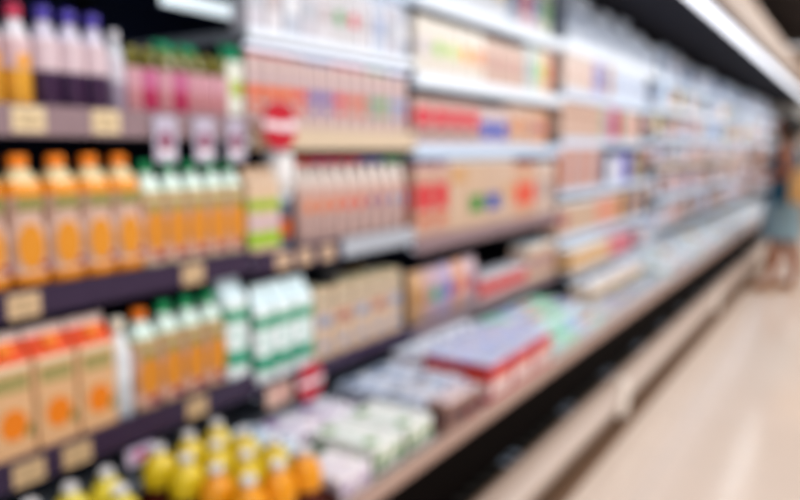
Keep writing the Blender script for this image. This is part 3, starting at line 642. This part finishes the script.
# ------------------------------------------------------------------ the shopper
def build_person(loc, rz):
    skin = mat('#9a5a34', .5)
    V = []; Ed = []; Rd = []
    def n(p, r, par=None):
        V.append(p); Rd.append(r)
        if par is not None: Ed.append((par, len(V)-1))
        return len(V)-1
    # local frame: facing +X, left side +Y
    pel = n((0, 0, .88), (.135, .115))
    w1 = n((.0, 0, 1.0), (.12, .09), pel); ch = n((.005, 0, 1.16), (.13, .10), w1); up_ = n((-.005, 0, 1.30), (.12, .085), ch)
    nk = n((.0, 0, 1.385), (.05, .05), up_); nk2 = n((.015, 0, 1.44), (.048, .05), nk)
    h1 = n((.035, 0, 1.495), (.068, .078), nk2); h2 = n((.03, 0, 1.56), (.076, .09), h1); n((.02, 0, 1.615), (.05, .055), h2)
    nose = n((.125, 0, 1.535), (.012, .012), h1)
    def arm(s, elb, wr, hand):
        sh = n((-.005, s*.15, 1.315), (.05, .05), up_); e = n(elb, (.038, .038), sh); 
        mid = tuple((elb[i]*.5+wr[i]*.5) for i in range(3)); fm_ = n(mid, (.033, .033), e)
        w_ = n(wr, (.024, .024), fm_); d = (Vector(hand)-Vector(wr)).normalized()
        side = d.cross(Vector((0, 0, 1))).normalized() if abs(d.z) < .9 else Vector((1, 0, 0))
        pm = Vector(wr)+d*.055; p_ = n(tuple(pm), (.034, .018), w_)
        for k, (o, L) in enumerate(((-.03, .062), (-.01, .073), (.01, .068), (.03, .052))):
            b0 = pm+d*.03+side*o; dn = Vector((0, 0, -1))
            f0 = n(tuple(b0), (.0095, .0095), p_); f1 = n(tuple(b0+d*L*.5+dn*.004), (.0085, .0085), f0); n(tuple(b0+d*L*.9+dn*.018), (.0075, .0075), f1)
        tb = Vector(wr)+d*.03+side*(-.04*s)
        t0 = n(tuple(tb), (.011, .011), p_); n(tuple(tb+d*.04-side*.012*s), (.009, .009), t0)
    arm(1, (-.07, .205, 1.08), (.17, .18, 1.07), (.27, .17, 1.08))
    arm(-1, (.11, -.21, 1.12), (.30, -.15, 1.25), (.39, -.13, 1.29))
    def leg(s, kx, ax):
        hp = n((0, s*.085, .82), (.095, .085), pel); k_ = n((kx, s*.085, .47), (.055, .052), hp); cf = n((kx*.4+ax*.6-.02, s*.085, .32), (.053, .05), k_)
        an = n((ax, s*.085, .085), (.034, .034), cf); n((ax+.05, s*.088, .045), (.036, .03), an); 
        t_ = n((ax+.12, s*.09, .032), (.04, .02), len(V)-1); n((ax+.165, s*.09, .028), (.028, .014), t_)
    leg(1, .035, .03); leg(-1, -.03, -.13)
    me = bpy.data.meshes.new('person'); me.from_pydata(V, Ed, []); me.update()
    tmp = bpy.data.objects.new('tmp', me); COL.objects.link(tmp)
    sk = tmp.modifiers.new('s', 'SKIN')
    if not me.skin_vertices: me.attributes.new
    import bmesh
    bm = bmesh.new(); bm.from_mesh(me); lay = bm.verts.layers.skin.verify(); bm.verts.ensure_lookup_table()
    for i, v in enumerate(bm.verts):
        v[lay].radius = Rd[i]; v[lay].use_root = (i == 0)
    bm.to_mesh(me); bm.free()
    ss = tmp.modifiers.new('u', 'SUBSURF'); ss.levels = 2; ss.render_levels = 2
    sk.use_smooth_shade = True
    dg = bpy.context.evaluated_depsgraph_get(); dg.update()
    bme = bpy.data.meshes.new_from_object(tmp.evaluated_get(dg))
    bpy.data.objects.remove(tmp)
    bme.materials.clear(); bme.materials.append(skin)
    zmin = min(v.co.z for v in bme.vertices)
    root = empty('person'); root.location = loc; root.rotation_euler = (0, 0, rz)
    body = bpy.data.objects.new('body', bme); COL.objects.link(body); body.parent = root
    for p in bme.polygons: p.use_smooth = True; p.material_index = 0
    body.location.z = -zmin+.012
    # hair
    m = MB(); H = mat('#17110f', .5)
    m.lathe([(.02, 1.665), (.07, 1.65), (.097, 1.60), (.105, 1.55), (.102, 1.49), (.085, 1.43), (.05, 1.40)][::-1], H, cx=-.012, n=18, sx=.95, sy=.92); 
    m.lathe([(.01, 1.50), (.04, 1.52), (.052, 1.56), (.04, 1.60), (.01, 1.615)], H, cx=-.125, n=14); m.build('hair', root)
    # face
    m = MB()
    for s in (-1, 1): m.lathe([(.003, 1.548), (.009, 1.553), (.011, 1.558), (.009, 1.563), (.003, 1.568)], mat('#2a1c16', .3), cx=.098, cy=s*.032, n=10)
    m.build('eyes', root)
    m = MB(); m.box(.096, .106, -.022, .022, 1.487, 1.497, mat('#8c3f3a', .4), r=.004); m.build('mouth', root)
    for s in (-1, 1):
        m = MB(); m.lathe([(.004, 1.515), (.013, 1.53), (.015, 1.55), (.008, 1.565)], skin, cx=.025, cy=s*.09, n=10, sy=.5); m.build('ear', root)
    # sleeveless top
    m = MB(); Tm = mat('#124c66', .7)
    m.lathe([(.172, .84), (.16, .93), (.14, 1.0), (.15, 1.1), (.162, 1.2), (.16, 1.29), (.12, 1.36), (.075, 1.395)], Tm, n=24, sx=.78, sy=1.0, cap0=False, cap1=False); m.build('top', root)
    # skirt
    m = MB(); n_ = 28; rings = []
    for k in range(7):
        f_ = k/6; z = .93-.43*f_; R_ = .155+.07*f_
        rings.append([(cos(2*pi*i/n_)*R_*(.84+.03*f_*sin(i*2.7)), sin(2*pi*i/n_)*R_*(1+.05*f_*sin(i*1.9)), z) for i in range(n_)])
    m.loft(list(reversed(rings)), mat('#7d949e', .8), cap0=False, cap1=False); m.build('skirt', root)
    for s, ax in ((1, .03), (-1, -.13)):
        m = MB(); m.box(ax-.05, ax+.2, s*.09-.045, s*.09+.045, 0, .016, mat('#b88a4e', .6), r=.006)
        m.tube([(ax+.1, s*.09-.045, .012), (ax+.1, s*.09-.03, .06), (ax+.1, s*.09, .068), (ax+.1, s*.09+.03, .06), (ax+.1, s*.09+.045, .012)], .007, mat('#8a5a2c', .6)); m.build('sandal', root)
    root.scale = (.975,)*3
    root['label'] = 'person in a teal sleeveless top and pale grey-blue skirt reaching towards the shelves'; root['category'] = 'person'
    return root
PX, PY = -.575, 7.35
build_person((PX, PY, 0), pi-.15)
# tan shoulder bag on her near side
bag = empty('shoulder_bag'); bag.location = (PX+.21, PY-.34, .84)
m = MB(); m.lathe([(.12, 0), (.145, .03), (.15, .16), (.125, .27), (.11, .29)], mat('#d2a468', .6), n=20, sq=3, sx=1.0, sy=.42); m.build('bag_body', bag)
m = MB(); m.tube([(-.1, 0, .28), (-.15, .09, .46), (-.19, .17, .56), (-.16, .18, .565), (.03, .09, .46), (.1, 0, .28)], .009, mat('#9a6a3c', .6)); m.build('strap', bag)
bag['label'] = "tan shoulder bag hanging at the shopper's near side"; bag['category'] = 'bag'

write_labels()

# ------------------------------------------------------------------ light
def area(name, loc, rot, sx, sy, power, col):
    l = bpy.data.lights.new(name, 'AREA'); l.shape = 'RECTANGLE'; l.size = sx; l.size_y = sy; l.energy = power; l.color = col
    o = bpy.data.objects.new(name, l); COL.objects.link(o); o.location = loc; o.rotation_euler = rot; return o
area('canopy_light', (-.853, 7, 2.138), (0, math.radians(30), 0), .09, 16, 19, (.78, .93, 1))
area('aisle_light', (.9, 6.5, 2.95), (0, math.radians(38), 0), .5, 16, 190, (1, .98, .965))
area('aisle_light', (2.2, 6.5, 2.95), (0, math.radians(20), 0), .4, 16, 130, (1, .98, .965))
wd = bpy.data.worlds.new('World'); SC.world = wd; wd.use_nodes = True
wd.node_tree.nodes['Background'].inputs['Color'].default_value = (.95, .93, .95, 1)
wd.node_tree.nodes['Background'].inputs['Strength'].default_value = .75

# ------------------------------------------------------------------ camera, close focus so that the whole aisle is out of focus
FPX = 700.
cd = bpy.data.cameras.new('camera'); cam = bpy.data.objects.new('camera', cd); COL.objects.link(cam)
cd.sensor_width = 36; cd.lens = 36*FPX/800
pitch = math.atan(100/FPX); yaw = math.atan(462*cos(pitch)/FPX)
cam.location = (0, 0, 1.3); cam.rotation_euler = (pi/2-pitch, 0, yaw)
cd.clip_start = .01
cd.dof.use_dof = True; cd.dof.focus_distance = .30; cd.dof.aperture_fstop = 3.6
SC.camera = cam
SC.view_settings.view_transform = 'Standard'
SC.view_settings.look = 'Medium High Contrast'
